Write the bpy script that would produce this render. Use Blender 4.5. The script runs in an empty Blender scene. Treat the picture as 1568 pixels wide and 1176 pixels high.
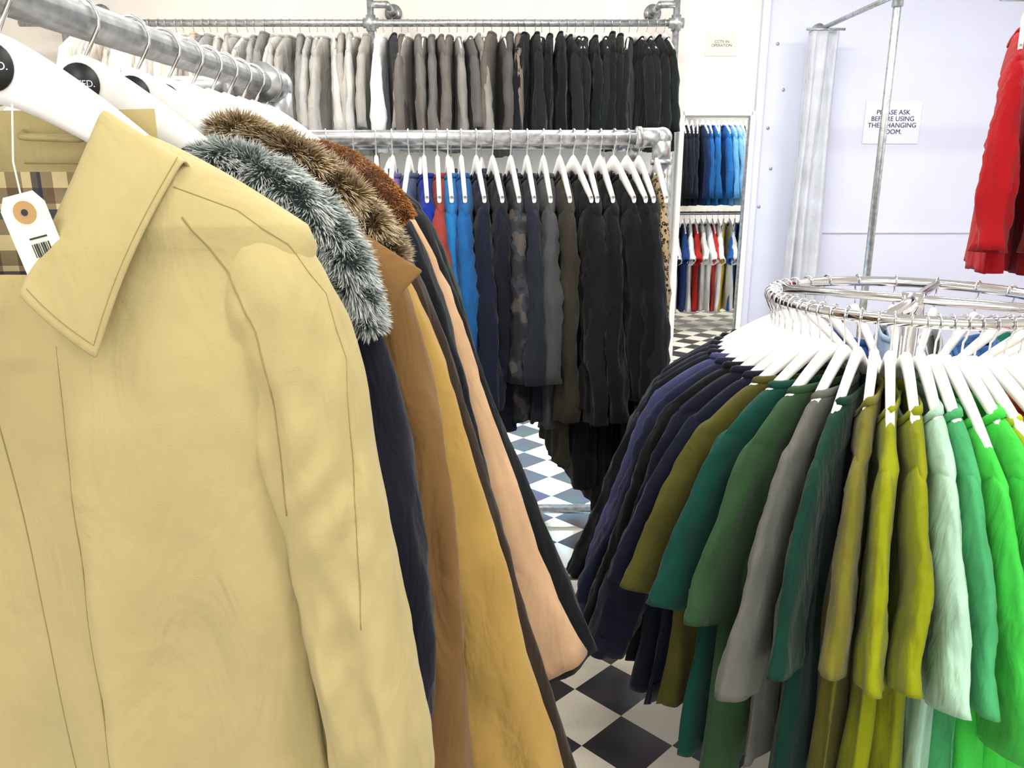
import bpy, math, random
from mathutils import Vector, Matrix, noise
from mathutils.bvhtree import BVHTree
random.seed(7)
scene = bpy.context.scene
COL = scene.collection
scene.view_settings.view_transform = 'Standard'
pi = math.pi

# ------------------------------------------------------------------ materials
def lin(h):
    h = h.lstrip('#')
    out = []
    for i in (0, 2, 4):
        c = int(h[i:i+2], 16) / 255
        out.append(c/12.92 if c <= .04045 else ((c+.055)/1.055)**2.4)
    return (out[0], out[1], out[2], 1)

def newmat(name):
    m = bpy.data.materials.new(name); m.use_nodes = True
    nt = m.node_tree
    return m, nt, nt.nodes['Principled BSDF']

def setin(b, k, v):
    if k in b.inputs: b.inputs[k].default_value = v

def fabric(name, hexc, rough=.9, bump=.25, scale=350, var=.12, sheen=.08, vcol=False, wrinkle=.0):
    m, nt, b = newmat(name)
    N, L = nt.nodes, nt.links
    tc = N.new('ShaderNodeTexCoord')
    n1 = N.new('ShaderNodeTexNoise'); n1.inputs['Scale'].default_value = 7; n1.inputs['Detail'].default_value = 5
    n2 = N.new('ShaderNodeTexNoise'); n2.inputs['Scale'].default_value = scale; n2.inputs['Detail'].default_value = 2
    L.new(tc.outputs['Object'], n1.inputs['Vector']); L.new(tc.outputs['Object'], n2.inputs['Vector'])
    mr = N.new('ShaderNodeMapRange'); mr.inputs['From Min'].default_value = .3; mr.inputs['From Max'].default_value = .7
    mr.inputs['To Min'].default_value = 1-var; mr.inputs['To Max'].default_value = 1+var
    L.new(n1.outputs['Fac'], mr.inputs['Value'])
    vm = N.new('ShaderNodeVectorMath'); vm.operation = 'SCALE'
    if vcol:
        at = N.new('ShaderNodeAttribute'); at.attribute_name = 'Col'
        L.new(at.outputs['Color'], vm.inputs[0])
    else:
        vm.inputs[0].default_value = lin(hexc)[:3]
    L.new(mr.outputs['Result'], vm.inputs['Scale'])
    L.new(vm.outputs[0], b.inputs['Base Color'])
    bp = N.new('ShaderNodeBump'); bp.inputs['Strength'].default_value = bump; bp.inputs['Distance'].default_value = .002
    L.new(n2.outputs['Fac'], bp.inputs['Height'])
    if wrinkle:
        mp = N.new('ShaderNodeMapping'); mp.inputs['Scale'].default_value = (1, 1, .38)
        n3 = N.new('ShaderNodeTexNoise'); n3.inputs['Scale'].default_value = 16; n3.inputs['Detail'].default_value = 3
        n3.inputs['Distortion'].default_value = .8
        L.new(tc.outputs['Object'], mp.inputs['Vector']); L.new(mp.outputs[0], n3.inputs['Vector'])
        b2 = N.new('ShaderNodeBump'); b2.inputs['Strength'].default_value = wrinkle; b2.inputs['Distance'].default_value = .03
        L.new(n3.outputs['Fac'], b2.inputs['Height']); L.new(b2.outputs['Normal'], bp.inputs['Normal'])
    L.new(bp.outputs['Normal'], b.inputs['Normal'])
    b.inputs['Roughness'].default_value = rough
    setin(b, 'Sheen Weight', sheen); setin(b, 'Specular IOR Level', .15)
    return m

_fc = {}
def fab(hexc, **k):
    key = hexc + str(sorted(k.items()))
    if key not in _fc: _fc[key] = fabric('fabric_' + hexc.strip('#'), hexc, wrinkle=.45, **k)
    return _fc[key]

def plain(name, hexc, rough=.5, metal=0, nscale=20, var=.05, bump=.0):
    m, nt, b = newmat(name)
    N, L = nt.nodes, nt.links
    tc = N.new('ShaderNodeTexCoord'); n1 = N.new('ShaderNodeTexNoise')
    n1.inputs['Scale'].default_value = nscale; n1.inputs['Detail'].default_value = 4
    L.new(tc.outputs['Object'], n1.inputs['Vector'])
    mr = N.new('ShaderNodeMapRange'); mr.inputs['From Min'].default_value = .3; mr.inputs['From Max'].default_value = .7
    mr.inputs['To Min'].default_value = 1-var; mr.inputs['To Max'].default_value = 1+var
    L.new(n1.outputs['Fac'], mr.inputs['Value'])
    vm = N.new('ShaderNodeVectorMath'); vm.operation = 'SCALE'; vm.inputs[0].default_value = lin(hexc)[:3]
    L.new(mr.outputs['Result'], vm.inputs['Scale']); L.new(vm.outputs[0], b.inputs['Base Color'])
    b.inputs['Roughness'].default_value = rough; b.inputs['Metallic'].default_value = metal
    if bump:
        bp = N.new('ShaderNodeBump'); bp.inputs['Strength'].default_value = bump; bp.inputs['Distance'].default_value = .004
        L.new(n1.outputs['Fac'], bp.inputs['Height']); L.new(bp.outputs['Normal'], b.inputs['Normal'])
    return m

M_wall = plain('wall_paint_white', '#f0eae2', .85, nscale=3, var=.03, bump=.1)
M_wall_cool_light = plain('wall_paint_cool_light', '#d8daec', .8, nscale=3, var=.02, bump=.05)  # lavender tint puts the cooler light on this wall into its colour
M_ceil = plain('ceiling_paint', '#f2f0ec', .9)
M_galv = plain('galvanised_steel', '#b6b9bb', .34, .85, nscale=45, var=.3, bump=.15)
M_chrome = plain('chrome', '#d8d8da', .12, 1, nscale=5, var=.02)
M_hang = plain('white_plastic', '#f4f2ee', .35, 0, var=.02)
M_black = plain('black_label', '#121214', .5)
M_paper = plain('white_paper', '#e2e4f6', .7, var=.02)
M_paperL = plain('paper_cream', '#f0e8d0', .7, var=.02)
M_ink = plain('ink', '#1c1c40', .6)
M_white = plain('white_frame_paint', '#eceae6', .5)
M_kraft = plain('kraft_ring', '#b08a58', .8)
M_seam = plain('seam_thread', '#8c7d50', .95)  # darker tone of seams, topstitching and buttonhole

m, nt, b = newmat('mirror_glass'); b.inputs['Metallic'].default_value = 1; b.inputs['Roughness'].default_value = .01
b.inputs['Base Color'].default_value = (.86, .9, .92, 1); M_mirror = m

def emis(name, col, st):
    m, nt, b = newmat(name); b.inputs['Emission Color'].default_value = col; b.inputs['Emission Strength'].default_value = st
    return m

def checker_floor():
    m, nt, b = newmat('checker_tiles'); N, L = nt.nodes, nt.links
    s = .184
    g = N.new('ShaderNodeNewGeometry')
    sub = N.new('ShaderNodeVectorMath'); sub.operation = 'SUBTRACT'; sub.inputs[1].default_value = (.2, 2.09, 0)
    L.new(g.outputs['Position'], sub.inputs[0])
    mp = N.new('ShaderNodeMapping'); mp.inputs['Rotation'].default_value = (0, 0, pi/4)
    mp.inputs['Scale'].default_value = (1/s, 1/s, 1/s); mp.inputs['Location'].default_value = (.5, .5, .5)
    L.new(sub.outputs[0], mp.inputs['Vector'])
    ck = N.new('ShaderNodeTexChecker'); ck.inputs['Scale'].default_value = 1
    ck.inputs['Color1'].default_value = lin('#16181b'); ck.inputs['Color2'].default_value = lin('#eae0cc')
    L.new(mp.outputs[0], ck.inputs['Vector'])
    n = N.new('ShaderNodeTexNoise'); n.inputs['Scale'].default_value = 6; n.inputs['Detail'].default_value = 6
    L.new(g.outputs['Position'], n.inputs['Vector'])
    mx = N.new('ShaderNodeMix'); mx.data_type = 'RGBA'; mx.inputs[0].default_value = .05
    L.new(ck.outputs['Color'], mx.inputs[6]); L.new(n.outputs['Color'], mx.inputs[7])
    L.new(mx.outputs[2], b.inputs['Base Color'])
    mr = N.new('ShaderNodeMapRange'); mr.inputs['To Min'].default_value = .2; mr.inputs['To Max'].default_value = .4
    L.new(n.outputs['Fac'], mr.inputs['Value']); L.new(mr.outputs[0], b.inputs['Roughness'])
    return m
M_floor = checker_floor()

def plaid():
    m, nt, b = newmat('plaid_lining'); N, L = nt.nodes, nt.links
    tc = N.new('ShaderNodeTexCoord'); sp = N.new('ShaderNodeSeparateXYZ'); L.new(tc.outputs['Object'], sp.inputs[0])
    def stripes(out, freq, off, thr):
        a = N.new('ShaderNodeMath'); a.operation = 'MULTIPLY_ADD'; a.inputs[1].default_value = freq; a.inputs[2].default_value = off
        L.new(out, a.inputs[0])
        f = N.new('ShaderNodeMath'); f.operation = 'FRACT'; L.new(a.outputs[0], f.inputs[0])
        g = N.new('ShaderNodeMath'); g.operation = 'LESS_THAN'; g.inputs[1].default_value = thr; L.new(f.outputs[0], g.inputs[0])
        return g.outputs[0]
    def mul(col, fac_out, c2, amt):
        k = N.new('ShaderNodeMath'); k.operation = 'MULTIPLY'; k.inputs[1].default_value = amt; L.new(fac_out, k.inputs[0])
        mx = N.new('ShaderNodeMix'); mx.data_type = 'RGBA'; L.new(k.outputs[0], mx.inputs[0])
        if isinstance(col, tuple): mx.inputs[6].default_value = col
        else: L.new(col, mx.inputs[6])
        mx.inputs[7].default_value = c2
        return mx.outputs[2]
    c = lin('#dcc894')
    o = mul(c, stripes(sp.outputs['X'], 34, 0, .5), lin('#5b3a25'), .65)
    o = mul(o, stripes(sp.outputs['Z'], 34, .2, .5), lin('#4a3224'), .65)
    o = mul(o, stripes(sp.outputs['X'], 17, .1, .16), lin('#1e2740'), .85)
    o = mul(o, stripes(sp.outputs['Z'], 17, .35, .16), lin('#1e2740'), .85)
    L.new(o, b.inputs['Base Color']); b.inputs['Roughness'].default_value = .85
    return m
M_plaid = plaid()

def spotted(name, base, dark, scale, thr):
    m, nt, b = newmat(name); N, L = nt.nodes, nt.links
    tc = N.new('ShaderNodeTexCoord'); v = N.new('ShaderNodeTexVoronoi'); v.inputs['Scale'].default_value = scale
    L.new(tc.outputs['Object'], v.inputs['Vector'])
    r = N.new('ShaderNodeValToRGB'); r.color_ramp.interpolation = 'CONSTANT'
    r.color_ramp.elements[0].color = lin('#8a6238'); r.color_ramp.elements[0].position = 0
    r.color_ramp.elements[1].color = lin(dark); r.color_ramp.elements[1].position = thr*.45
    e = r.color_ramp.elements.new(thr); e.color = lin(base)
    L.new(v.outputs['Distance'], r.inputs[0]); L.new(r.outputs[0], b.inputs['Base Color']); b.inputs['Roughness'].default_value = .9
    return m
M_leopard = spotted('leopard_print', '#a08a66', '#1c140e', 75, .45)
def camo():
    m, nt, b = newmat('camo_print'); N, L = nt.nodes, nt.links
    tc = N.new('ShaderNodeTexCoord'); v = N.new('ShaderNodeTexNoise'); v.inputs['Scale'].default_value = 14
    L.new(tc.outputs['Object'], v.inputs['Vector'])
    r = N.new('ShaderNodeValToRGB'); r.color_ramp.interpolation = 'CONSTANT'
    r.color_ramp.elements[0].color = lin('#14161c'); r.color_ramp.elements[1].color = lin('#4a4440'); r.color_ramp.elements[1].position = .58
    e = r.color_ramp.elements.new(.5); e.color = lin('#262a33')
    L.new(v.outputs['Fac'], r.inputs[0]); L.new(r.outputs[0], b.inputs['Base Color']); b.inputs['Roughness'].default_value = .85
    return m
M_camo = camo()
M_vcol = fabric('fabric_row', '#ffffff', vcol=True, wrinkle=.5)
def furmat():
    m, nt, b = newmat('fur_strands'); N, L = nt.nodes, nt.links
    at = N.new('ShaderNodeAttribute'); at.attribute_name = 'Col'
    L.new(at.outputs['Color'], b.inputs['Base Color']); b.inputs['Roughness'].default_value = .7
    return m
M_fur = furmat()

# ------------------------------------------------------------------ mesh builder
class MB:
    def __init__(s): s.v=[]; s.f=[]; s.m=[]; s.c=[]
    def add(s, vs, fs, mat=0, col=(1,1,1,1), xf=None):
        o = len(s.v)
        if xf is not None: vs = [xf @ Vector(p) for p in vs]
        s.v += [tuple(p) for p in vs]
        s.c += (col if isinstance(col, list) else [col]*len(vs))
        s.f += [tuple(i+o for i in f) for f in fs]
        s.m += (mat if isinstance(mat, list) else [mat]*len(fs))
    def build(s, name, mats, parent=None, loc=(0,0,0), rz=0, smooth=True, vcol=False):
        me = bpy.data.meshes.new(name); me.from_pydata(s.v, [], s.f)
        for m in mats: me.materials.append(m)
        me.polygons.foreach_set('material_index', s.m)
        me.polygons.foreach_set('use_smooth', [smooth]*len(s.f))
        if vcol:
            ca = me.color_attributes.new('Col', 'FLOAT_COLOR', 'POINT')
            flat = [x for c in s.c for x in c]
            ca.data.foreach_set('color', flat)
        me.update()
        ob = bpy.data.objects.new(name, me); COL.objects.link(ob)
        ob.location = loc; ob.rotation_euler = (0,0,rz)
        if parent: ob.parent = parent
        return ob

def loft(rings, closed=True, o=0):
    vs = [p for r in rings for p in r]; n = len(rings[0]); fs = []
    for i in range(len(rings)-1):
        for j in range(n if closed else n-1):
            k = (j+1) % n
            fs.append((i*n+j+o, i*n+k+o, (i+1)*n+k+o, (i+1)*n+j+o))
    return vs, fs

def tube(pts, r, seg=12, caps=True):
    pts = [Vector(p) for p in pts]; rings = []
    up = None
    for i, p in enumerate(pts):
        if i == 0: t = pts[1]-p
        elif i == len(pts)-1: t = p-pts[i-1]
        else: t = (pts[i+1]-p).normalized() + (p-pts[i-1]).normalized()
        t.normalize()
        if up is None:
            up = Vector((0,0,1)) if abs(t.z) < .9 else Vector((1,0,0))
        a = t.cross(up).normalized(); bb = a.cross(t).normalized(); up = bb
        rr = r[i] if isinstance(r, (list, tuple)) else r
        rings.append([p + a*math.cos(2*pi*k/seg)*rr + bb*math.sin(2*pi*k/seg)*rr for k in range(seg)])
    vs, fs = loft(rings)
    if caps:
        fs.append(tuple(range(seg))[::-1]); n = len(vs); fs.append(tuple(range(n-seg, n)))
    return vs, fs

def box(c, s):
    x,y,z = c; a,b_,d = s[0]/2, s[1]/2, s[2]/2
    vs = [(x+i*a, y+j*b_, z+k*d) for k in (-1,1) for j in (-1,1) for i in (-1,1)]
    fs = [(0,2,3,1),(4,5,7,6),(0,1,5,4),(2,6,7,3),(0,4,6,2),(1,3,7,5)]
    return vs, fs

def boxobj(name, c, s, mat, parent=None, bevel=0):
    mb = MB(); vs, fs = box((0,0,0), s); mb.add(vs, fs)
    ob = mb.build(name, [mat], parent, loc=c, smooth=False)
    if bevel:
        md = ob.modifiers.new('b', 'BEVEL'); md.width = bevel; md.segments = 2
    return ob

def fillet(pts, r, n=6):
    out = [Vector(pts[0])]
    for i in range(1, len(pts)-1):
        p = Vector(pts[i]); a = (Vector(pts[i-1])-p).normalized(); b_ = (Vector(pts[i+1])-p).normalized()
        p0, p1 = p+a*r, p+b_*r
        for k in range(n+1):
            t = k/n; out.append((1-t)**2*p0 + 2*t*(1-t)*p + t*t*p1)
    out.append(Vector(pts[-1])); return out

def disc(c, r, axis, seg=24, depth=.002):
    c = Vector(c); ax = Vector(axis).normalized()
    return tube([c-ax*depth/2, c+ax*depth/2], r, seg)

# ------------------------------------------------------------------ hanger
def hanger_mesh(name, rr, label=False, lo=False, wide=.21, drop=.11, thick=.0075, h0=.042, hk=.032):
    mb = MB(); n = 10 if lo else 26; rings = []
    for i in range(n+1):
        x = -wide + 2*wide*i/n; a = min(1.0, abs(x)/wide)
        top = -rr - hk - drop*(a**1.25) - .006*a
        hh = h0*(1-a)**.7*.9 + .014 + (.008 if a > .93 else 0)
        tk = thick*(1.15-.25*a)
        zc = top-hh/2; ring = []
        for k in range(10):
            an = 2*pi*k/10; cx, sx = math.cos(an), math.sin(an)
            ring.append((x, tk*math.copysign(abs(cx)**.7, cx), zc + hh/2*math.copysign(abs(sx)**.7, sx)))
        rings.append(ring)
    vs, fs = loft(rings); fs.append(tuple(range(10))); fs.append(tuple(range(len(vs)-10, len(vs)))[::-1])
    mb.add(vs, fs, 0)
    pts = []
    R = rr+.004
    for k in range(13):
        an = math.radians(200 - k*20); pts.append((R*math.cos(an), 0, R*math.sin(an)))
    pts += [(.006, 0, -R-.012), (0, 0, -R-.02), (0, 0, -R-.01-hk)]
    vs, fs = tube(pts, .0023, 6 if lo else 8); mb.add(vs, fs, 1)
    if label:
        for sgn in (-1, 1):
            vs, fs = disc((0, sgn*(thick*1.15+.0008), -rr-.046), .021, (0,1,0), 28, .0016); mb.add(vs, fs, 2)
    me_ob = mb.build(name, [M_hang, M_chrome, M_black])
    me = me_ob.data; bpy.data.objects.remove(me_ob)
    return me
def place_hanger(me, parent):
    ob = bpy.data.objects.new('hanger', me); COL.objects.link(ob); ob.parent = parent; return ob

# ------------------------------------------------------------------ garment
DEF = dict(nw=.09, z0=-.115, sw=.245, sd=.09, cw=.235, hw=.27, L=.75, dn=.03, ds=.04, dh=.045,
           drop=.035, amp=.02, lean=0.0, inner=1.0, nu=44, nv=30, slv=True, cuffR=(.33,-.6), cuffL=None,
           r0=.06, r1=.055, ry=.032, yoff=0, fk=9, step=None, out=.03, ribbed=True, folds=.006, vneck=None, sn=1.0, ff=55, cr=0.0, bend=.5)
def garment_geo(P, seed):
    p = dict(DEF); p.update(P)
    nu, nv = p['nu'], p['nv']
    so = seed*7.31
    prof = []
    ns = max(6, nv//4)
    for k in range(ns+1):
        a = k/ns
        prof.append((p['z0']-p['sd']*a**1.3, p['nw']+(p['sw']-p['nw'])*a, p['dn']+(p['ds']-p['dn'])*a*.6, 0))
    zs = p['z0']-p['sd']
    prof.append((zs-.018, p['sw']+.008, p['ds']*.75, 0))
    for k in range(1, nv+1):
        t = k/nv
        z = zs-.03-(p['L']-p['sd']-.03)*t
        q = min(1, t/.2)
        w = (p['sw']+.006)*(1-q)+p['cw']*q if t < .2 else p['cw']+(p['hw']-p['cw'])*((t-.2)/.8)
        d = p['ds']*(.75+.25*min(1, t/.15)) if t < .15 else p['ds']+(p['dh']-p['ds'])*((t-.15)/.85)
        prof.append((z, w, d, t))
    rings = []
    zt = p['z0']
    for (z, w, d, t) in prof:
        ring = []
        for j in range(nu):
            an = 2*pi*j/nu; c, s = math.cos(an), math.sin(an)
            x = w*math.copysign(abs(c)**.85, c); y = d*math.copysign(abs(s)**.8, s)
            if c < 0: x *= p['inner']
            dep = zt-z
            zz = z
            if s < 0:
                wt = max(0, 1-(x/(p['nw']*1.1))**2)*min(1, -s*1.6)
                zz -= p['drop']*wt*math.exp(-dep/.2)
            A = p['amp']*(.15+.85*min(1, dep/.45))
            sd_ = 1 if s > 0 else -1
            n1 = noise.noise((x*p['fk']+so, z*1.8+so, sd_*2.7+so))
            n2 = noise.noise((x*p['fk']*2.6+so, z*3.5, sd_*5+so))
            ed = min(1, abs(s)*2.5)
            y += (A*n1 + A*.45*n2)*(.4+.6*ed)
            y += p['folds']*math.sin(x*p['ff']+so+2*n1)*min(1, t*1.5)*ed
            x += A*.7*noise.noise((so, z*4, an))
            if p['step'] is not None and s < 0 and dep > .1:
                u = max(0, min(1, (x-p['step'])/.006)); y -= .012*u*math.exp(-max(0,x-p['step'])/.12)*min(1,(dep-.1)/.1)
            x += p['lean']*dep
            zz += .012*noise.noise((x*8+so, 3, so))*t
            ring.append((x, y+p['yoff'], zz))
        rings.append(ring)
    last = rings[-1]
    rings.append([(x*.97+.0, y*.82, z-.001) for x,y,z in last])
    rings.append([(x*.95, y*.75, z+.05) for x,y,z in last])
    vs, fs = loft(rings)
    if p['vneck']:
        vz, vk, v0 = p['vneck']; keep = []
        for f in fs:
            cx = sum(vs[i][0] for i in f)/4; cy = sum(vs[i][1] for i in f)/4; cz = sum(vs[i][2] for i in f)/4
            if cy < 0 and cz > vz and abs(cx) < v0+(cz-vz)*vk: continue
            keep.append(f)
        fs = keep
    if p['ribbed']:
        r0 = rings[0]
        cx = sum(q[0] for q in r0)/nu; cy = sum(q[1] for q in r0)/nu
        rb = []
        for (dr, dz) in ((1.0, .0), (1.05, .004), (1.0, .014), (.9, .016), (.86, .006), (.9, -.006)):
            rb.append([(cx+(q[0]-cx)*dr, cy+(q[1]-cy)*(dr if dr<1 else dr*1.08), q[2]+dz) for q in r0])
        v2, f2 = loft(rb, True, len(vs)); vs += v2; fs += f2
    if p['slv']:
        for sgn, cuff in ((1, p['cuffR']), (-1, p['cuffL'] or p['cuffR'])):
            if cuff is None: continue
            k_in = p['inner'] if sgn < 0 else 1
            a = Vector((p['sw']*k_in-.07, p['z0']-p['sd']*.75-.045)); e = Vector(cuff)
            mid = Vector((p['sw']*k_in+p['out'], a.y-.10))
            m2 = Vector((mid.x+(e.x-mid.x)*p['bend'], mid.y+(e.y-mid.y)*.5))
            nr = max(12, nv*2//3); rings = []
            ctr = []
            P3 = [a, mid*.9+a*.1, m2, e]
            for k in range(nr+1):
                t = k/nr
                q = (1-t)**3*P3[0] + 3*t*(1-t)**2*P3[1] + 3*t*t*(1-t)*P3[2] + t**3*P3[3]
                ctr.append(q)
            ng = max(14, nu//2); sn = p['sn']
            for k, q in enumerate(ctr):
                t = k/nr
                tv = (ctr[min(k+1, nr)]-ctr[max(k-1, 0)]).normalized(); nv_ = Vector((tv.y*-1, tv.x))
                if t < .15: nv_ = nv_.lerp(Vector((.7,.7)), 1-t/.15).normalized()
                rx = (p['r0']*(1-t)+p['r1']*t)*(min(1, .72+t*3)); ry = p['ry']*(min(1, .6+t*3))*(.9+.25*t)
                ring = []
                for j in range(ng):
                    an = 2*pi*j/ng; c, s = math.cos(an), math.sin(an)
                    n1 = noise.noise((c*1.5+so+sgn*9, t*4+so, s*1.5)); n2 = noise.noise((c*3+so, t*11+so+sgn, s*3))
                    n4 = noise.noise((c*2+so*2, t*24+2*c+so, s*2))
                    g = 1+sn*(.22*n1+.16*n2+p['cr']*n4*min(1,t*4))
                    ox = rx*math.copysign(abs(c)**.9, c)*(1+(g-1)*.55); oy = ry*math.copysign(abs(s)**.9, s)*(g+ .5*sn*n1*t + 1.2*p['cr']*n4)
                    dx = p['amp']*.9*noise.noise((so+sgn*5, t*3, 1.1))*t
                    ring.append((sgn*(q.x+nv_.x*ox)+p['lean']*(p['z0']-q.y)+dx, oy+p['yoff']+p['amp']*.8*noise.noise((t*2.5+so, sgn*4, 2))*t - .004,
                                 q.y+nv_.y*ox))
                rings.append(ring)
            L_ = rings[-1]; cx = sum(q[0] for q in L_)/ng; cy = sum(q[1] for q in L_)/ng; cz = sum(q[2] for q in L_)/ng
            tvx = (ctr[-2]-ctr[-1]).normalized()
            rings.append([(cx+(q[0]-cx)*.90, cy+(q[1]-cy)*.8, cz+(q[2]-cz)*.90) for q in L_])
            rings.append([(cx+(q[0]-cx)*.86+sgn*tvx.x*.05, cy+(q[1]-cy)*.7, cz+(q[2]-cz)*.86+tvx.y*.05) for q in L_])
            v2, f2 = loft(rings, True, len(vs))
            f2.append(tuple(range(len(vs), len(vs)+ng)))
            vs += v2; fs += f2
    return vs, fs

_cnt = [0]
def garment(name, P, mat, loc, yaw, hanger=None, seed=None):
    _cnt[0] += 1; seed = _cnt[0] if seed is None else seed
    mb = MB(); vs, fs = garment_geo(P, seed); mb.add(vs, fs)
    ob = mb.build(name, [mat], None, loc, yaw)
    if hanger: place_hanger(hanger, ob)
    return ob

# ------------------------------------------------------------------ room
XL, XR, YB, YF, H = -3.3, 3.75, 5.6, -2.6, 3.3
boxobj('floor', ((XL+XR)/2, (YB+YF)/2, -.05), (XR-XL+.4, YB-YF+.4, .1), M_floor)
boxobj('ceiling', ((XL+XR)/2, (YB+YF)/2, H+.05), (XR-XL+.4, YB-YF+.4, .1), M_ceil)
boxobj('wall_back', ((XL+1.6)/2-.05, YB+.05, H/2), (1.6-XL+.1, .1, H), M_wall)
boxobj('wall_back_changing_room', ((1.6+XR)/2+.05, YB+.05, H/2), (XR-1.6+.1, .1, H), M_wall_cool_light)
boxobj('wall_left', (XL-.05, (YB+YF)/2, H/2), (.1, YB-YF, H), M_wall)
boxobj('wall_right', (XR+.05, (YB+YF)/2, H/2), (.1, YB-YF, H), M_wall)
mb = MB()
for c, s in [(((XL+XR)/2, YF-.05, .25), (XR-XL, .1, .5)), (((XL+XR)/2, YF-.05, 3.05), (XR-XL, .1, .5)),
             ((XL+.4, YF-.05, 1.65), (.8, .1, 2.3)), ((XR-.4, YF-.05, 1.65), (.8, .1, 2.3))]:
    vs, fs = box(c, s); mb.add(vs, fs)
mb.build('wall_front', [M_wall], smooth=False)
mb = MB()
for x in (XL+.8, (XL+XR)/2, XR-.8):
    vs, fs = box((x, YF-.05, 1.65), (.07, .12, 2.3)); mb.add(vs, fs)
for z in (.53, 2.77):
    vs, fs = box(((XL+XR)/2, YF-.05, z), (XR-XL-1.6, .12, .07)); mb.add(vs, fs)
mb.build('added_window_1', [M_white], smooth=False)  # unseen window, added behind the camera to let daylight in
boxobj('baseboard_back', ((XL+XR)/2, YB-.01, .07), (XR-XL, .02, .14), M_white)
boxobj('baseboard_left', (XL+.01, (YB+YF)/2, .07), (.02, YB-YF-.1, .14), M_white)
boxobj('baseboard_right', (XR-.01, (YB+YF)/2, .07), (.02, YB-YF-.1, .14), M_white)
boxobj('trim_1', (1.625, YB-.02, H/2), (.05, .04, H), M_wall_cool_light, bevel=.004)
boxobj('trim_2', ((2.1+XR)/2, YB-.006, 1.18), (XR-2.1, .012, .012), M_wall_cool_light)
mb = MB()
for (x, z) in [(1.72,2.38),(1.70,1.86),(1.68,1.35),(1.78,2.1),(1.74,1.6)]:
    vs, fs = disc((x, YB-.003, z), .010, (0,1,0), 12, .006); mb.add(vs, fs)
mb.build('wall_hooks', [M_galv])

# ------------------------------------------------------------------ lights
def area(name, loc, sx, sy, power, col=(1,1,1), rot=(0,0,0)):
    l = bpy.data.lights.new(name, 'AREA'); l.shape = 'RECTANGLE'; l.size = sx; l.size_y = sy; l.energy = power; l.color = col
    o = bpy.data.objects.new(name, l); COL.objects.link(o); o.location = loc; o.rotation_euler = rot
    return o
M_added_glow = emis('added_light_glow', (1,.97,.92,1), 3)  # glowing face of the added ceiling fixtures
for i, (x, y, pw) in enumerate([(-1.3,-.2,36),(1.0,.2,46),(-1.5,3.9,60),(.9,3.9,54),(2.7,3.2,62),(-.1,1.9,24)]):  # unseen ceiling fixtures, added to light the room
    mb = MB(); vs, fs = box((0,0,.03), (1.26,.3,.06)); mb.add(vs, fs, 0)
    vs, fs = box((0,0,-.004), (1.2,.24,.01)); mb.add(vs, fs, 1)
    f = mb.build('added_ceiling_light', [M_white, M_added_glow], loc=(x, y, H-.065), smooth=False)
    warm = (1,.97,.91) if x < 2 else (.88,.92,1)
    a = area('added_lamp', (0,0,-.03), 1.2, .3, pw, warm); a.parent = f
area('added_window_light', ((XL+XR)/2, YF+.02, 1.65), 5.2, 2.1, 80, (.97,.98,1), (pi/2,0,0))  # area lamp added at the unseen window opening as daylight
l = bpy.data.lights.new('spot', 'SPOT'); l.energy = 2600; l.color = (.30,.64,1); l.spot_size = math.radians(40); l.spot_blend = .8; l.shadow_soft_size = .08
o = bpy.data.objects.new('floor_glare_spot', l); COL.objects.link(o); o.location = (.12, 4.15, 3.2)  # added lamp, stands in for daylight glare on the back floor
w = bpy.data.worlds.new('World'); scene.world = w; w.use_nodes = True
w.node_tree.nodes['Background'].inputs[0].default_value = (.85,.92,1,1); w.node_tree.nodes['Background'].inputs[1].default_value = 1.0

# ------------------------------------------------------------------ rails
import bmesh
def elbow(mb, p, dirs, r, mat=0):
    for d in dirs:
        d = Vector(d); vs, fs = tube([Vector(p)-d*r*.3, Vector(p)+d*.085, ], r*1.3, 16); mb.add(vs, fs, mat)
        vs, fs = tube([Vector(p)+d*.070, Vector(p)+d*.088], r*1.48, 16); mb.add(vs, fs, mat)
    bm = bmesh.new(); bmesh.ops.create_icosphere(bm, subdivisions=3, radius=r*1.4)
    vs = [v.co+Vector(p) for v in bm.verts]; fs = [tuple(v.index for v in f.verts) for f in bm.faces]; bm.free()
    mb.add(vs, fs, mat)

def double_rail(name, x0, x1, y0, y1, z, r, el=1.0):
    mb = MB()
    top = [(x0,y0,z),(x1,y0,z),(x1,y1,z),(x0,y1,z)]
    for i in range(4):
        vs, fs = tube([top[i], top[(i+1)%4]], r, 20); mb.add(vs, fs)
    for (x,y,_) in top:
        vs, fs = tube([(x,y,z),(x,y,.03)], r, 18); mb.add(vs, fs)
        dx = 1 if x == x0 else -1; dy = 1 if y == y0 else -1
        elbow(mb, (x,y,z), [(dx,0,0),(0,dy,0),(0,0,-1)], r*el)
        vs, fs = tube([(x,y,.0),(x,y,.012)], r*2.6, 24); mb.add(vs, fs)
        vs, fs = tube([(x,y,.01),(x,y,.06)], r*1.35, 18); mb.add(vs, fs)
    for y in (y0, y1):
        vs, fs = tube([(x0,y,.09),(x1,y,.09)], r*.9, 16); mb.add(vs, fs)
    return mb.build(name, [M_galv])

LZ = 1.75
double_rail('scaffold_clothes_rail', -1.15, -.45, -.9, 1.62, LZ, .019, 1.25)
MZ = 1.70
double_rail('scaffold_clothes_rail', -1.75, .50, 2.8, 3.42, MZ, .024)

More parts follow.
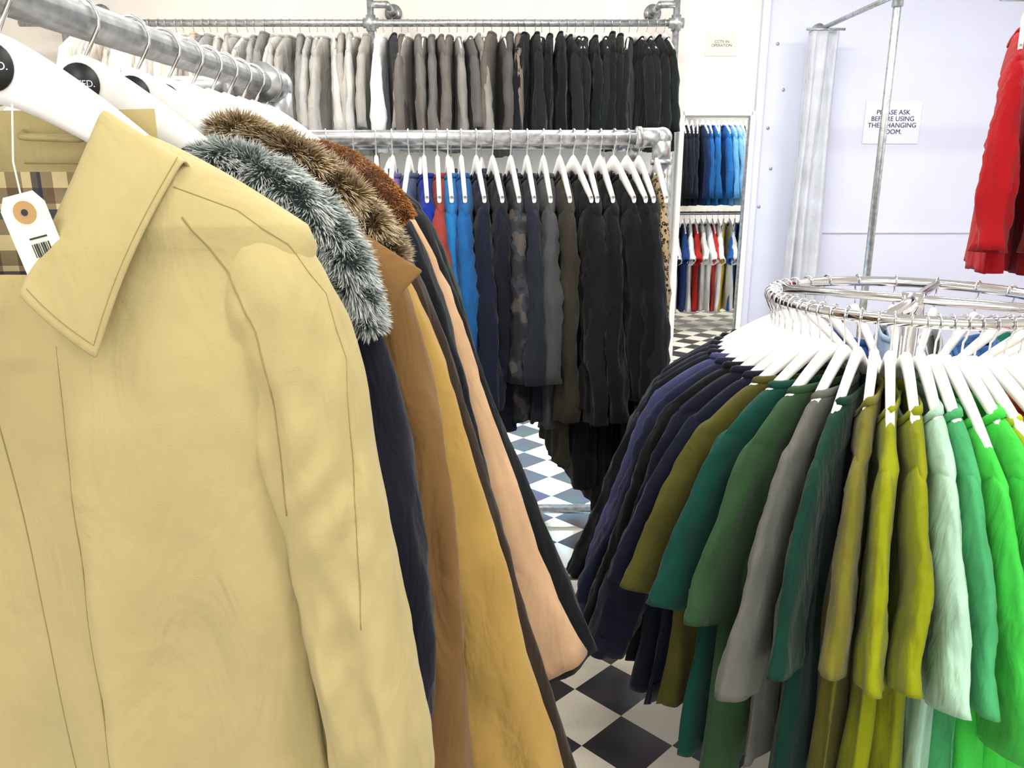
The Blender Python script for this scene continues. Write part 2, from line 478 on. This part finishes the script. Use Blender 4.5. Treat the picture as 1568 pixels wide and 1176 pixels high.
mb = MB(); BZ, BY = 2.456, 5.3
vs, fs = tube([(-3.0,BY,BZ),(1.0,BY,BZ)], .021, 14); mb.add(vs, fs)
for x in (-2.73,-.86,1.0):
    vs, fs = tube([(x,BY,0.0),(x,BY,2.78)], .021, 14); mb.add(vs, fs)
    vs, fs = tube([(x,BY,BZ-.045),(x,BY,BZ+.045)], .03, 14); mb.add(vs, fs)
    vs, fs = tube([(x-.045,BY,BZ),(x+.045,BY,BZ)], .03, 14); mb.add(vs, fs)
    vs, fs = tube([(x,BY,0),(x,BY,.012)], .055, 18); mb.add(vs, fs)
    xb = x+(.1 if x < .5 else -.1)
    vs, fs = tube([(xb,BY,2.56),(xb,YB-.005,2.56)], .021, 14); mb.add(vs, fs)
    vs, fs = tube([(x,BY,2.56),(xb,BY,2.56)], .021, 14); mb.add(vs, fs)
    vs, fs = tube([(xb,YB-.018,2.56),(xb,YB-.001,2.56)], .055, 24); mb.add(vs, fs)
    vs, fs = tube([(xb,YB-.06,2.56),(xb,YB-.01,2.56)], .03, 18); mb.add(vs, fs)
mb.build('wall_mounted_clothes_rail', [M_galv])

# ------------------------------------------------------------------ back row
hang_lo = hanger_mesh('hanger_lo', .021, lo=True)
def vary(c, a):
    k = 1+random.uniform(-a, a); return (c[0]*k, c[1]*k, c[2]*k, 1)
def row(name, items):
    mb = MB()
    for (x,y,z,yaw,P,hexc,seed) in items:
        vs, fs = garment_geo(P, seed)
        xf = Matrix.Translation((x,y,z)) @ Matrix.Rotation(yaw, 4, 'Z')
        mb.add(vs, fs, 0, vary(lin(hexc), .15), xf)
        hv = [v.co.copy() for v in hang_lo.vertices]; hf = [tuple(p.vertices) for p in hang_lo.polygons]
        hm = [1+p.material_index for p in hang_lo.polygons]
        mb.add(hv, hf, hm, (1,1,1,1), xf)
    return mb.build(name, [M_vcol, M_hang, M_chrome], vcol=True)
x = -2.62; i = 0; items = []
while x < .97:
    if x < -1.9: c = random.choice(['#e8e4de','#ddd2c8','#f0ece6','#d8bfae','#cfcac6'])
    elif x < -.86: c = random.choice(['#9b9a97','#a9a7a3','#8d8c8a','#b3b0aa','#7e7d7b','#a39f98'])
    elif x < -.70: c = random.choice(['#e6e4e2','#2a2a2c','#8a8886'])
    elif x < -.20: c = random.choice(['#6b6865','#7a7672','#5c5a58','#8a857e','#66605a'])
    elif x < .05: c = random.choice(['#5a524c','#4e4a48','#3b3836','#6b5f55'])
    else: c = random.choice(['#0e0f12','#121317','#0c0d0f','#16181c','#101816','#1c1f24'])
    P = dict(nu=26, nv=14, L=.62+random.uniform(-.06,.06), sw=.235, cw=.22, hw=.24, ds=.03, dh=.036, dn=.022, amp=.03, ry=.027,
             r0=.055, r1=.045, cuffR=(.27+random.uniform(-.03,.04),-.68+random.uniform(-.06,.06)), z0=-.09+random.uniform(-.015,.02), drop=.03, folds=.004, cr=.15)
    items.append((x, BY, BZ, -pi/2+random.uniform(-.2,.28), P, c, 200+i)); i += 1
    x += .052+random.uniform(-.012,.012)
row('row_of_sweatshirts', items)

# ------------------------------------------------------------------ centre rack garments
hang_mid = hanger_mesh('hanger_mid', .024, wide=.225, drop=.12, h0=.045)
mid = [
 (-1.55,'jacket','#39405a',.9),(-1.42,'jacket','#6b6f78',.8),(-1.28,'shirt','#8a8f9a',.8),(-1.12,'shirt','#4b5566',.8),(-.98,'jacket','#5c6068',.8),
 (-.84,'shirt','#c8ccd2',.8),(-.72,'shirt','#b7bcc4',.75),(-.62,'shirt','#e4e2df',.8),(-.53,'sweatshirt','#6f7a80',.8),(-.455,'sweatshirt','#5e6d70',.75),
 (-.40,'shirt','#6d5f98',.8),(-.345,'sweatshirt','#4a5a78',.8),(-.295,'fleece_jacket','#122c8c',.85),(-.25,'shirt','#8c3a34',.55),(-.215,'denim_shirt','#2470ac',.9),(-.17,'shirt','#1a5690',.9),
 (-.12,'jacket','#161b2c',1.0),(-.065,'jacket','#141722',.82),(-.005,'camo_jacket','CAMO',.78),(.05,'jacket','#20242e',.78),
 (.105,'hooded_sweatshirt','#424446',.80),(.16,'cargo_jacket','#322d24',.95),(.205,'jacket','#0d0e11',1.02),(.25,'sequin_top','#121116',.8),
 (.295,'coat','#0b0c0f',1.12),(.34,'coat','#0d0e11',1.0),(.385,'coat','#090a0c',1.15),(.425,'jacket','#15171b',.92),(.482,'leopard_coat','LEO',.98)]
for i, (x, nm, c, L) in enumerate(mid):
    mat = M_camo if c == 'CAMO' else M_leopard if c == 'LEO' else fab(c)
    yaw = -pi/2+ .12 + random.uniform(-.1,.1)
    if c == 'LEO': yaw = -pi/2+.0
    if .41 < x < .45: yaw = -pi/2+.08
    cz = -.115-min(L,.74)-random.uniform(-.05,.06)
    if -.1 < x < .12: cz = -.76
    P = dict(L=L, sw=.24, cw=.225, hw=.25+.04*random.random(), ds=.034, dh=.042, dn=.028, amp=.036, ry=.032, r0=.066, r1=.054, z0=-.13,
             cuffR=(.31+random.uniform(-.03,.07), cz), nu=48, nv=32, cr=.2)
    if c == 'LEO': P.update(cuffR=(.25,-.8), sw=.22, hw=.23, ds=.02, dh=.022, ry=.02, amp=.015)
    garment(nm, P, mat, (x, 2.8, MZ), yaw, hang_mid)
items = []
for i in range(16):
    xx = -1.5+i*.125
    c = random.choice(['#2a3350','#3a4a66','#15161a','#222831','#4a4f58','#1c2a44'])
    P = dict(nu=26, nv=14, L=.72, sw=.225, cw=.21, hw=.24, ds=.03, dh=.04, dn=.022, amp=.02, ry=.025, r0=.055, r1=.045, cuffR=(.25,-.68))
    items.append((xx, 3.42, MZ, -pi/2+random.uniform(-.1,.15), P, c, 400+i))
row('row_of_jackets', items)

# ------------------------------------------------------------------ round chrome rack
CX, CY, RZ, RR = .955, 1.90, 1.30, .32
mb = MB(); rings = []
for i in range(72):
    a = 2*pi*i/72; rings.append([(CX+(RR+.0135*math.cos(k*pi/6))*math.cos(a), CY+(RR+.0135*math.cos(k*pi/6))*math.sin(a), RZ+.0135*math.sin(k*pi/6)) for k in range(12)])
rings.append(rings[0]); vs, fs = loft(rings); mb.add(vs, fs)
for a in (pi/4*1.2, pi/4*1.2+pi/2):
    d = Vector((math.cos(a), math.sin(a), 0))*RR
    vs, fs = tube([Vector((CX,CY,RZ))-d, Vector((CX,CY,RZ))+d], .011, 12); mb.add(vs, fs)
vs, fs = tube([(CX,CY,.05),(CX,CY,RZ+.015)], .02, 18); mb.add(vs, fs)
vs, fs = tube([(CX,CY,RZ-.04),(CX,CY,RZ+.016)], .026, 18); mb.add(vs, fs)
for k in range(4):
    a = k*pi/2+.6; e = Vector((CX+.42*math.cos(a), CY+.42*math.sin(a), .045))
    vs, fs = tube([(CX,CY,.07), e], .013, 12); mb.add(vs, fs)
    vs, fs = tube([e, (e.x, e.y, .0)], .017, 12); mb.add(vs, fs)
mb.build('round_clothes_rack', [M_chrome])
hang_r = hanger_mesh('hanger_round', .0135, wide=.212, drop=.135, h0=.026, thick=.009, hk=.05)
rr_items = [
 (128,'sweatshirt','#14161e',1),(136,'sweatshirt','#181c2c',1),(144,'sweatshirt','#101218',1),(151,'sweatshirt','#161a2a',1),(158,'sweatshirt','#12141c',1),(165,'sweatshirt','#141828',1),(171.5,'sweatshirt','#10131b',1),(177.5,'sweatshirt','#3c3e62',1),
 (183,'sweatshirt','#191c34',1),(188.5,'sweatshirt','#0b0c0f',1),(194.5,'sweatshirt','#0f1222',1),(200,'t_shirt','#0f1224',0),(205,'t_shirt','#484618',0),
 (210,'t_shirt','#093c32',0),(215.5,'t_shirt','#2a4628',0),(221,'t_shirt','#5a5a52',0),(226.5,'t_shirt','#073226',0),
 (232.5,'t_shirt','#66621e',0),(238,'t_shirt','#848a0c',0),(243.5,'t_shirt','#7e840a',0),(248.5,'t_shirt','#a4c8b0',0),
 (252.5,'t_shirt','#429a60',0),(257,'t_shirt','#3cb842',0),(261.5,'t_shirt','#3ec042',0),(266,'t_shirt','#9cae20',0),(271,'t_shirt','#c03c24',0),
 (277,'t_shirt','#b0aa20',0),(283,'t_shirt','#c05a24',0),(291,'t_shirt','#a82c24',0),(300,'t_shirt','#e8e4da',0),(312,'t_shirt','#c04060',0),(325,'t_shirt','#d8d4cc',0),
 (338,'t_shirt','#8a3a4a',0),(351,'t_shirt','#e2c860',0),(4,'t_shirt','#e6e6e6',0),(20,'t_shirt','#3a6aa8',0),(36,'t_shirt','#5a8ac8',0),(54,'t_shirt','#f0f0ee',0),(72,'t_shirt','#9ab0c8',0),(90,'t_shirt','#2a4a8a',0),(106,'t_shirt','#1e3a6a',0),(118,'sweatshirt','#22304e',1)]
for i, (dg, nm, c, ls) in enumerate(rr_items):
    a = math.radians(dg)
    rnd = random.Random(i)
    vis = 165 < dg < 285
    if ls: cuff = (.38+rnd.uniform(-.02,.03), -.82+rnd.uniform(-.06,.04)); z0 = -.15
    else: cuff = (.345+rnd.uniform(-.02,.03), -.62+rnd.uniform(-.08,.05)); z0 = -.158+rnd.uniform(-.008,.008)
    P = dict(nw=.145, z0=z0, sd=.078, sw=.262, cw=.26, hw=.30, L=.79+rnd.uniform(-.05,.06), dn=.022, ds=.022, dh=.036, amp=.026,
             inner=.66, lean=.07, cuffR=cuff, cuffL=(.16,-.5), r0=.072, r1=.055 if ls else .100, ry=.024 if ls else .020, drop=.06,
             nu=80 if vis else 40, nv=54 if vis else 24, out=.012, folds=.005, cr=.2 if ls else .06, sn=1 if ls else .6, bend=.35)
    yawx = 0 if ls else min(.2, max(0, (dg-205)/25*.2)) if dg < 300 else 0
    garment(nm, P, fab(c, rough=.85), (CX+RR*math.cos(a), CY+RR*math.sin(a), RZ), a+yawx+rnd.uniform(-.03,.03), hang_r)

# ------------------------------------------------------------------ left rack coats
hang_l = hanger_mesh('hanger_label', .019, label=True, wide=.215, drop=.165, thick=.009, h0=.055, hk=.014)
RX = -.45
HP = dict(nw=.095, z0=-.112, sw=.262, sd=.088, cw=.235, hw=.27, L=1.12, dn=.045, ds=.055, dh=.06, drop=.0, amp=.028, nu=170, nv=110,
          slv=True, cuffR=(.302,-.86), r0=.060, r1=.052, ry=.048, yoff=0, fk=5, step=.05, out=.022, ribbed=False, folds=.010, vneck=(-.235,.62,.055), sn=.6, ff=34, cr=.06)
M_beige = fabric('beige_gabardine', '#ac9d6c', .7, .2, 600, .05, .12, wrinkle=.3)
vs, fs = garment_geo(HP, 3)
mb = MB(); mb.add(vs, fs)
hero = mb.build('trench_coat', [M_beige], None, (RX, .75, LZ))
place_hanger(hang_l, hero)
bvh = BVHTree.FromPolygons([Vector(v) for v in vs], fs)
mb = MB(); g = []
for i in range(25):
    z = -.098-.33*i/24
    g.append([(-.13+.26*j/24, .036-1.6*(-.13+.26*j/24)**2, z) for j in range(25)])
v2, f2 = loft(g, False); mats_i = [0 if v2[f[0]][2] > -.142 else 1 for f in f2]
mb.add(v2, f2, mats_i); mb.build('lining', [M_beige, M_plaid], hero)
mb = MB(); v2, f2 = tube(fillet([(.0,.028,-.118),(.002,.014,-.122),(.06,.01,-.124),(.062,.026,-.118)], .006), .0035, 8); mb.add(v2, f2)
v2, f2 = tube([(.0,.02,-.145),(.1,.015,-.145)], .0012, 6); mb.add(v2, f2, 1)
mb.build('hanging_loop', [M_beige, M_seam], hero)
def flap(name, cor, mat, parent, bulge=.014, n=16, mirror=False, roll=True, stitch=True, smat=None):
    A,B,C,D = [Vector(c) for c in cor]
    def pt(s, t):
        top = A.lerp(B, s); bot = D.lerp(C, s); p = top.lerp(bot, t)
        p = p.copy(); p.y -= bulge*max(0, math.sin(pi*min(1,max(0,s))))**.8*(.4+.6*math.sin(pi*t)) + .006*math.sin(pi*t)
        p.x += .010*math.sin(pi*t)*(1-2*s)*.5
        return p
    for mx in ((1,-1) if mirror else (1,)):
        mb = MB(); rows = []
        for i in range(n+1):
            t = i/n; r = []
            if roll:
                p = pt(0,t)
                for dx, k in ((.004,.050*(1-.55*t)),(-.003,.030*(1-.4*t)),(-.005,.010)):
                    r.append(Vector((p.x+dx, p.y+k, p.z)))
            for j in range(n+1): r.append(pt(j/n, t))
            rows.append([(mx*p.x, p.y, p.z) for p in r])
        if roll:
            b_ = rows[0]; rows.insert(0, [(x, y+.012, z-.002) for x,y,z in b_]); rows.insert(0, [(x+mx*.004, y+.020, z-.03) for x,y,z in b_])
        v2, f2 = loft(rows, False); mb.add(v2, f2)
        ob = mb.build(name, [mat], parent)
        sd = ob.modifiers.new('s', 'SOLIDIFY'); sd.thickness = .0035; sd.offset = 0
        ob.modifiers.new('u', 'SUBSURF').levels = 1; ob.modifiers['u'].render_levels = 1
        if stitch:
            mb = MB(); pts = [pt(.94, t/20)+Vector((0,-.0018,0)) for t in range(0, 19)] + [pt(.94-.88*k/16, .94)+Vector((0,-.0018,0)) for k in range(17)]
            pts = [(mx*p.x, p.y, p.z) for p in pts]
            v2, f2 = tube(pts, .0005, 5); mb.add(v2, f2); mb.build('topstitch', [smat or M_seam], parent)
flap('collar', [(.094,-.012,-.100),(.169,-.035,-.143),(.102,-.094,-.305),(.043,-.090,-.2515)], M_beige, hero, mirror=True)
def seam(parent, pts, r=.0006, off=.0002, mat=None, y0=-.3):
    out = []
    for i in range(len(pts)-1):
        a, b_ = Vector((pts[i][0],0,pts[i][1])), Vector((pts[i+1][0],0,pts[i+1][1]))
        for k in range(14):
            p = a.lerp(b_, k/14); h = bvh.ray_cast(Vector((p.x, y0, p.z)), Vector((0,1,0)))
            if h[0]: out.append(h[0]+Vector((0,-off,0)))
    if len(out) > 3:
        mb = MB(); v2, f2 = tube(out, r, 6); mb.add(v2, f2); mb.build('seam', [mat or M_seam], parent)
def L2(X, Z): return (X-RX, Z-LZ)
seam(hero, [L2(-.283,1.56),L2(-.25,1.51),L2(-.228,1.46),L2(-.218,1.41),L2(-.213,1.352),L2(-.212,1.279)], .0008)
seam(hero, [(.16,-.165),(.21,-.185),(.25,-.215),(.28,-.26),(.297,-.32),(.300,-.42),(.302,-.6)], .0005)
seam(hero, [(-.02,-.30),(.0,-.6),(.02,-.95)], .0006)
seam(hero, [(.052,-.30),(.052,-.7),(.052,-1.1)], .0007)
mb = MB(); v2, f2 = tube([(-.02,-.079,-.275),(.01,-.081,-.273)], .002, 8); mb.add(v2, f2); mb.build('buttonhole', [M_seam], hero)
mb = MB()
tg = [(-.010,.0),(-.015,-.008),(-.015,-.052),(.015,-.052),(.015,-.008),(.010,.0)]
fr = [(x,-.0004,z) for x,z in tg]; bk = [(x,.0004,z) for x,z in tg]
fs_ = [tuple(range(6)), tuple(range(11,5,-1))]+[(i,(i+1)%6,6+(i+1)%6,6+i) for i in range(6)]
mb.add(fr+bk, fs_, 0)
v2, f2 = disc((0,-.0009,-.012), .0075, (0,1,0), 20, .0006); mb.add(v2, f2, 1)
v2, f2 = disc((0,-.0013,-.012), .0022, (0,1,0), 12, .0006); mb.add(v2, f2, 2)
for k in range(8):
    v2, f2 = box((-.004+.0016*k, -.0009, -.037), (.0005+.0004*(k%3), .0003, .009)); mb.add(v2, f2, 2)
for k in range(2):
    v2, f2 = box((.002, -.0009, -.029-.0165*k), (.012, .0003, .0012)); mb.add(v2, f2, 2)
v2, f2 = tube([(0,-.001,-.012),(.004,.004,.02),(.012,.02,.055)], .0006, 5); mb.add(v2, f2, 0)
tag = mb.build('price_tag', [M_paperL, M_kraft, M_black], hero, (.050, -.082, -.170), smooth=False); tag.rotation_euler = (0,-.25,.1); tag.scale = (1.2,1,1.25)

def text(name, body, size, loc, rot, mat, parent=None, align='CENTER', ext=.0002):
    c = bpy.data.curves.new(name, 'FONT'); c.body = body; c.size = size; c.align_x = align; c.extrude = ext; c.space_line = .95
    c.materials.append(mat)
    o = bpy.data.objects.new(name, c); COL.objects.link(o); o.location = loc; o.rotation_euler = rot
    if parent: o.parent = parent
    return o

coats = [
 (.90,'navy_coat','#141722', .0, .262,(.305,-.84),1.15,.25,.4),
 (1.02,'brown_coat','#745530', .01,.280,(.335,-1.15),1.2,.30,.4),
 (1.11,'mustard_coat','#a88848', .01,.270,(.51,-1.22),1.25,.42,.3),
 (1.19,'dark_brown_coat','#2e2218', .01,.270,(.535,-1.27),1.2,.40,.28),
 (1.265,'navy_wool_coat','#10131b', .02,.275,(.415,-1.02),1.1,.30,.25),
 (1.335,'cream_coat','#c09c78', .02,.275,(.530,-1.06),1.05,.32,.26),
 (1.405,'shearling_coat','#0e1115', .02,.280,(.565,-1.10),1.05,.34,.22),
 (1.475,'green_coat','#17211f', .02,.275,(.40,-.86),1.0,.29,.3),
 (1.54,'knitted_cardigan','#a87048', -.01,.27,(.33,-.8),.9,.27,.4)]
cobs = []
for i, (y, nm, c, cx, sw, cuff, L, hw, bend) in enumerate(coats):
    z0 = -.14 if i < 4 else -.125
    P = dict(nw=.12, z0=z0, sw=sw-.012, sd=.085, cw=sw-.02, hw=hw, L=L, dn=.03, ds=.035, dh=.042, drop=.03, amp=.02, nu=64, nv=60,
             cuffR=(cuff[0]-.03, cuff[1]), cuffL=(.38,-.85), r0=.07, r1=.078, ry=.034, out=.03 if i < 4 else .018, folds=.004, fk=7, sn=.7, cr=.1, bend=bend)
    ob = garment(nm, P, fab(c, rough=.82), (RX, y, LZ), 0, None, seed=60+i)
    ob.data.transform(Matrix.Translation((cx,0,0)))
    place_hanger(hang_l, ob); cobs.append(ob)
for ob in [hero]+cobs[:3]:
    text('label_text', 'GIFTED.', .0095, (0,-.0125,-.068), (pi/2,0,0), M_paper, ob)
items = []
for i in range(9):
    c = random.choice(['#e6dcd0','#c9a98c','#ded8d0','#b98a66','#efe9e2'])
    P = dict(nu=30, nv=16, L=.8, sw=.22, cw=.2, hw=.22, ds=.03, dh=.035, dn=.022, amp=.02, ry=.025, r0=.055, r1=.045, cuffR=(.24,-.7), cuffL=(.24,-.7))
    items.append((-1.15, .55+i*.12, LZ, random.uniform(-.1,.1), P, c, 500+i))
row('row_of_coats', items)

flap('collar', [(.262,-.07,-.212),(.345,-.065,-.267),(.303,-.085,-.322),(.270,-.085,-.252)], fab('#7a5b34'), cobs[1], bulge=.01, roll=False, stitch=False)

def fur(name, pts, r, n, length, cols, parent, wid=.0009, droop=.35):
    pts = [Vector(p) for p in pts]
    path = []
    for i in range(len(pts)-1):
        p0 = pts[max(i-1,0)]; p1 = pts[i]; p2 = pts[i+1]; p3 = pts[min(i+2, len(pts)-1)]
        for k in range(8):
            t = k/8
            path.append(.5*((2*p1)+(-p0+p2)*t+(2*p0-5*p1+4*p2-p3)*t*t+(-p0+3*p1-3*p2+p3)*t**3))
    path.append(pts[-1])
    mb = MB(); m = len(path)
    rad = [r*(.45+.55*math.sin(pi*min(1, (i+2)/(m+3)))) for i in range(m)]
    v2, f2 = tube(path, rad, 16); mb.add(v2, f2, 0, cols[0])
    rnd = random.Random(n)
    V=[];F=[];C=[]
    for q in range(n):
        f = rnd.random()*(m-1); i = int(f); fr_ = f-i
        p = path[i].lerp(path[min(i+1,m-1)], fr_); t = (path[min(i+1,m-1)]-path[max(i-1,0)]).normalized()
        a = t.cross(Vector((0,1,0))).normalized(); b_ = a.cross(t)
        an = rnd.random()*2*pi; nrm = a*math.cos(an)+b_*math.sin(an)
        cl = noise.noise(p*40+nrm*1.5); cl2 = noise.noise(p*40+nrm*1.5+Vector((9,9,9)))
        base = p+nrm*rad[i]*.9
        d = (nrm + t*(.25+1.2*cl) + Vector((.9*cl2+rnd.uniform(-.3,.3), rnd.uniform(-.3,.3), rnd.uniform(-.3,.3)-droop*.3))).normalized()
        ln = length*rnd.uniform(.55,1.2)
        side = d.cross(Vector((rnd.uniform(-1,1),rnd.uniform(-1,1),rnd.uniform(-1,1)))).normalized()*wid
        p1 = base+d*ln*.5; p2 = p1+(d+Vector((0,0,-droop))+t*.4*cl).normalized()*ln*.5
        o_ = len(V); V += [base-side, base+side, p1-side*.8, p1+side*.8, p2]
        F += [(o_,o_+1,o_+3,o_+2),(o_+2,o_+3,o_+4)]
        k = max(0, min(1, .5+cl*1.3+rnd.uniform(-.35,.35)))
        mid_ = tuple(cols[1][j]*(1-k)+cols[2][j]*k for j in range(4))
        tip = tuple(min(1, cols[2][j]*(1-k)*.6+cols[3][j]*(.4+.6*k)*.9) for j in range(4))
        C += [cols[0], cols[0], mid_, mid_, tip]
    mb.add(V, F, 0, C)
    return mb.build(name, [M_fur], parent, vcol=True, smooth=False)
def rel(pts, y, dy=0): return [(X-RX, Y-y+dy, Z-LZ) for X,Y,Z in pts]
g4 = lambda *h: [lin(x_) for x_ in h]
fur('fur_collar', rel([(-.335,.90,1.605),(-.300,.87,1.605),(-.258,.86,1.590),(-.214,.86,1.558),(-.182,.865,1.514),(-.166,.87,1.46),(-.159,.875,1.43)], .90), .021, 19000, .017, g4('#2e3c3b','#5e6c68','#a8b2ac','#fbfbf8'), cobs[0])
fur('fur_collar', rel([(-.37,1.04,1.630),(-.325,1.0,1.636),(-.270,.99,1.612),(-.216,.985,1.576),(-.170,.985,1.530),(-.146,.99,1.488)], 1.02), .023, 17000, .020, g4('#3a2a16','#6a5230','#a08654','#f4ead2'), cobs[1])
fur('teddy_collar', rel([(-.34,1.15,1.625),(-.264,1.12,1.614),(-.22,1.12,1.596),(-.176,1.12,1.566),(-.145,1.12,1.53)], 1.19), .026, 14000, .006, g4('#4a260c','#7c4a1e','#a86c2a','#cc8c48'), cobs[3])

# ------------------------------------------------------------------ two-tier rack at right
mb = MB(); Z2 = 1.16
for z in (2.12, Z2):
    vs, fs = tube([(1.76,2.72,z),(3.1,2.72,z)], .018, 14); mb.add(vs, fs)
vs, fs = tube([(1.52,2.72,2.12),(1.76,2.72,2.12)], .018, 14); mb.add(vs, fs)
for x in (1.90, 3.1):
    vs, fs = tube([(x,2.72,0),(x,2.72,2.3)], .018, 14); mb.add(vs, fs)
    vs, fs = tube([(x,2.4,.03),(x,3.04,.03)], .018, 14); mb.add(vs, fs)
    for z in (2.12,Z2):
        vs, fs = tube([(x,2.72,z-.04),(x,2.72,z+.04)], .026, 14); mb.add(vs, fs)
mb.build('two_tier_clothes_rail', [M_galv])
hang_t = hanger_mesh('hanger_tier', .018)
for x, c, yw in ((1.60,'#a01018',-2.1),(1.69,'#7c1218',-1.95)):
    P = dict(L=.72, sw=.245, cw=.235, hw=.26, ds=.045, dh=.055, amp=.035, cuffR=(.34,-.76), r0=.07, r1=.06, ry=.04, nu=64, nv=40, cr=.12)
    garment('red_sweatshirt', P, fab(c, rough=.85), (x,2.72,2.12), yw, hang_t)
items = []; i = 0; x = 1.96
up = ['#0a0c12','#0e1018','#10131f','#0c1024','#102850','#145088','#1a64a0','#2672ac','#1a5c98','#5c9cc8','#7cb0d4','#a0c4dc','#2a2a30','#6a6a70']
while x < 3.0:
    P = dict(nu=26, nv=14, L=.76, sw=.23, cw=.22, hw=.24, ds=.03, dh=.035, dn=.02, amp=.03, ry=.028, r0=.055, r1=.045, cuffR=(.32,-.80), cr=.15)
    items.append((x, 2.72, 2.12, -pi/2+random.uniform(-.1,.2)+.1, P, up[min(len(up)-1, int((x-1.96)/.055))], 600+i)); i += 1; x += .055
lowc = ['#1c6a5a','#1c4a8a','#e6e8ea','#141e44','#1c3c7c','#f0f0f0','#c22820','#e8e6e0','#f0f0ee','#c83a30','#f2f2f0','#e0c02c','#f0f0ee','#2a60b0']
x = 1.80
while x < 3.0:
    P = dict(nu=26, nv=14, L=.86, sw=.23, cw=.22, hw=.26, ds=.03, dh=.035, dn=.02, amp=.03, ry=.03, r0=.06, r1=.07, cuffR=(.35,-.46))
    items.append((x, 2.72, Z2, -pi/2+random.uniform(-.1,.25)+.15, P, lowc[int((x-1.78)/.06) % len(lowc)], 700+i))
    i += 1; x += .06
row('row_of_shirts', items)

# ------------------------------------------------------------------ mirror
mirror = bpy.data.objects.new('standing_mirror', None); COL.objects.link(mirror); mirror.location = (1.342, 5.53, 0)
mirror.rotation_euler = (0,0,math.radians(2.9))
boxobj('glass', (0,-.012,1.0), (.44,.006,1.84), M_mirror, mirror)
mb = MB()
for c, s in [((-.235,0,1.0),(.035,.04,1.93)), ((.235,0,1.0),(.035,.04,1.93)), ((0,0,1.95),(.47,.04,.035)), ((0,0,.05),(.47,.04,.05)), ((0,.012,1.0),(.45,.012,1.9))]:
    vs, fs = box(c, s); mb.add(vs, fs)
fo = mb.build('frame', [M_white], mirror, smooth=False); fo.modifiers.new('b','BEVEL').width = .004

# ------------------------------------------------------------------ changing room
mb = MB(); rings = []
for i in range(41):
    t = i/40; z = 2.43-2.33*t; r = []
    for j in range(81):
        s = j/80
        x = 1.85+.20*s+.04*t*(s-.5)+.008*math.sin(t*5+s*4)
        y = 5.42+.03*math.sin(s*2*pi*3.3+1.2*math.sin(t*2)+1.5*math.sin(s*5))*(.4+.7*t)+.02*noise.noise((s*5,t*2.5,0))
        r.append((x,y,z))
    rings.append(r)
vs, fs = loft(rings, False); mb.add(vs, fs)
cu = mb.build('changing_room_curtain', [fab('#c4c6ce', rough=.85)]); cu.modifiers.new('s','SOLIDIFY').thickness = .004
mb = MB()
vs, fs = tube([(1.97,4.47,0),(1.97,4.47,H)], .02, 18); mb.add(vs, fs)
vs, fs = tube([(1.97,4.47,0),(1.97,4.47,.012)], .055, 20); mb.add(vs, fs)
vs, fs = tube([(1.97,4.47,2.46),(1.97,5.59,2.46)], .014, 14); mb.add(vs, fs)
vs, fs = tube([(1.97,5.57,2.46),(1.97,5.598,2.46)], .04, 20); mb.add(vs, fs)
vs, fs = tube([(1.97,4.47,2.40),(1.97,4.47,2.52)], .028, 18); mb.add(vs, fs)
vs, fs = tube([(1.97,4.47,2.46),(3.7,4.47,2.46)], .014, 14); mb.add(vs, fs)
vs, fs = tube([(1.84,5.42,2.44),(2.08,5.42,2.44)], .008, 12); mb.add(vs, fs)
mb.build('changing_room_rail', [M_galv])
s1 = boxobj('changing_room_sign', (2.52, YB-.004, 1.895), (.37,.003,.27), M_paper)
text('sign_text', 'PLEASE ASK\nBEFORE USING\nTHE CHANGING\nROOM.', .043, (0,-.003,.05), (pi/2,0,0), M_ink, s1, ext=.0006)
s2 = boxobj('cctv_sign', (1.357, YB-.004, 2.375), (.21,.003,.135), M_paperL)
text('sign_text', 'CCTV IN\nOPERATION', .024, (0,-.003,.01), (pi/2,0,0), M_ink, s2)

# ------------------------------------------------------------------ camera
cam = bpy.data.cameras.new('camera'); co = bpy.data.objects.new('camera', cam); COL.objects.link(co)
co.location = (0,0,1.6); co.rotation_euler = (math.radians(75), 0, 0)
cam.sensor_fit = 'HORIZONTAL'; cam.sensor_width = 36; cam.lens = 36*1231/1568; cam.clip_start = .02
scene.camera = co
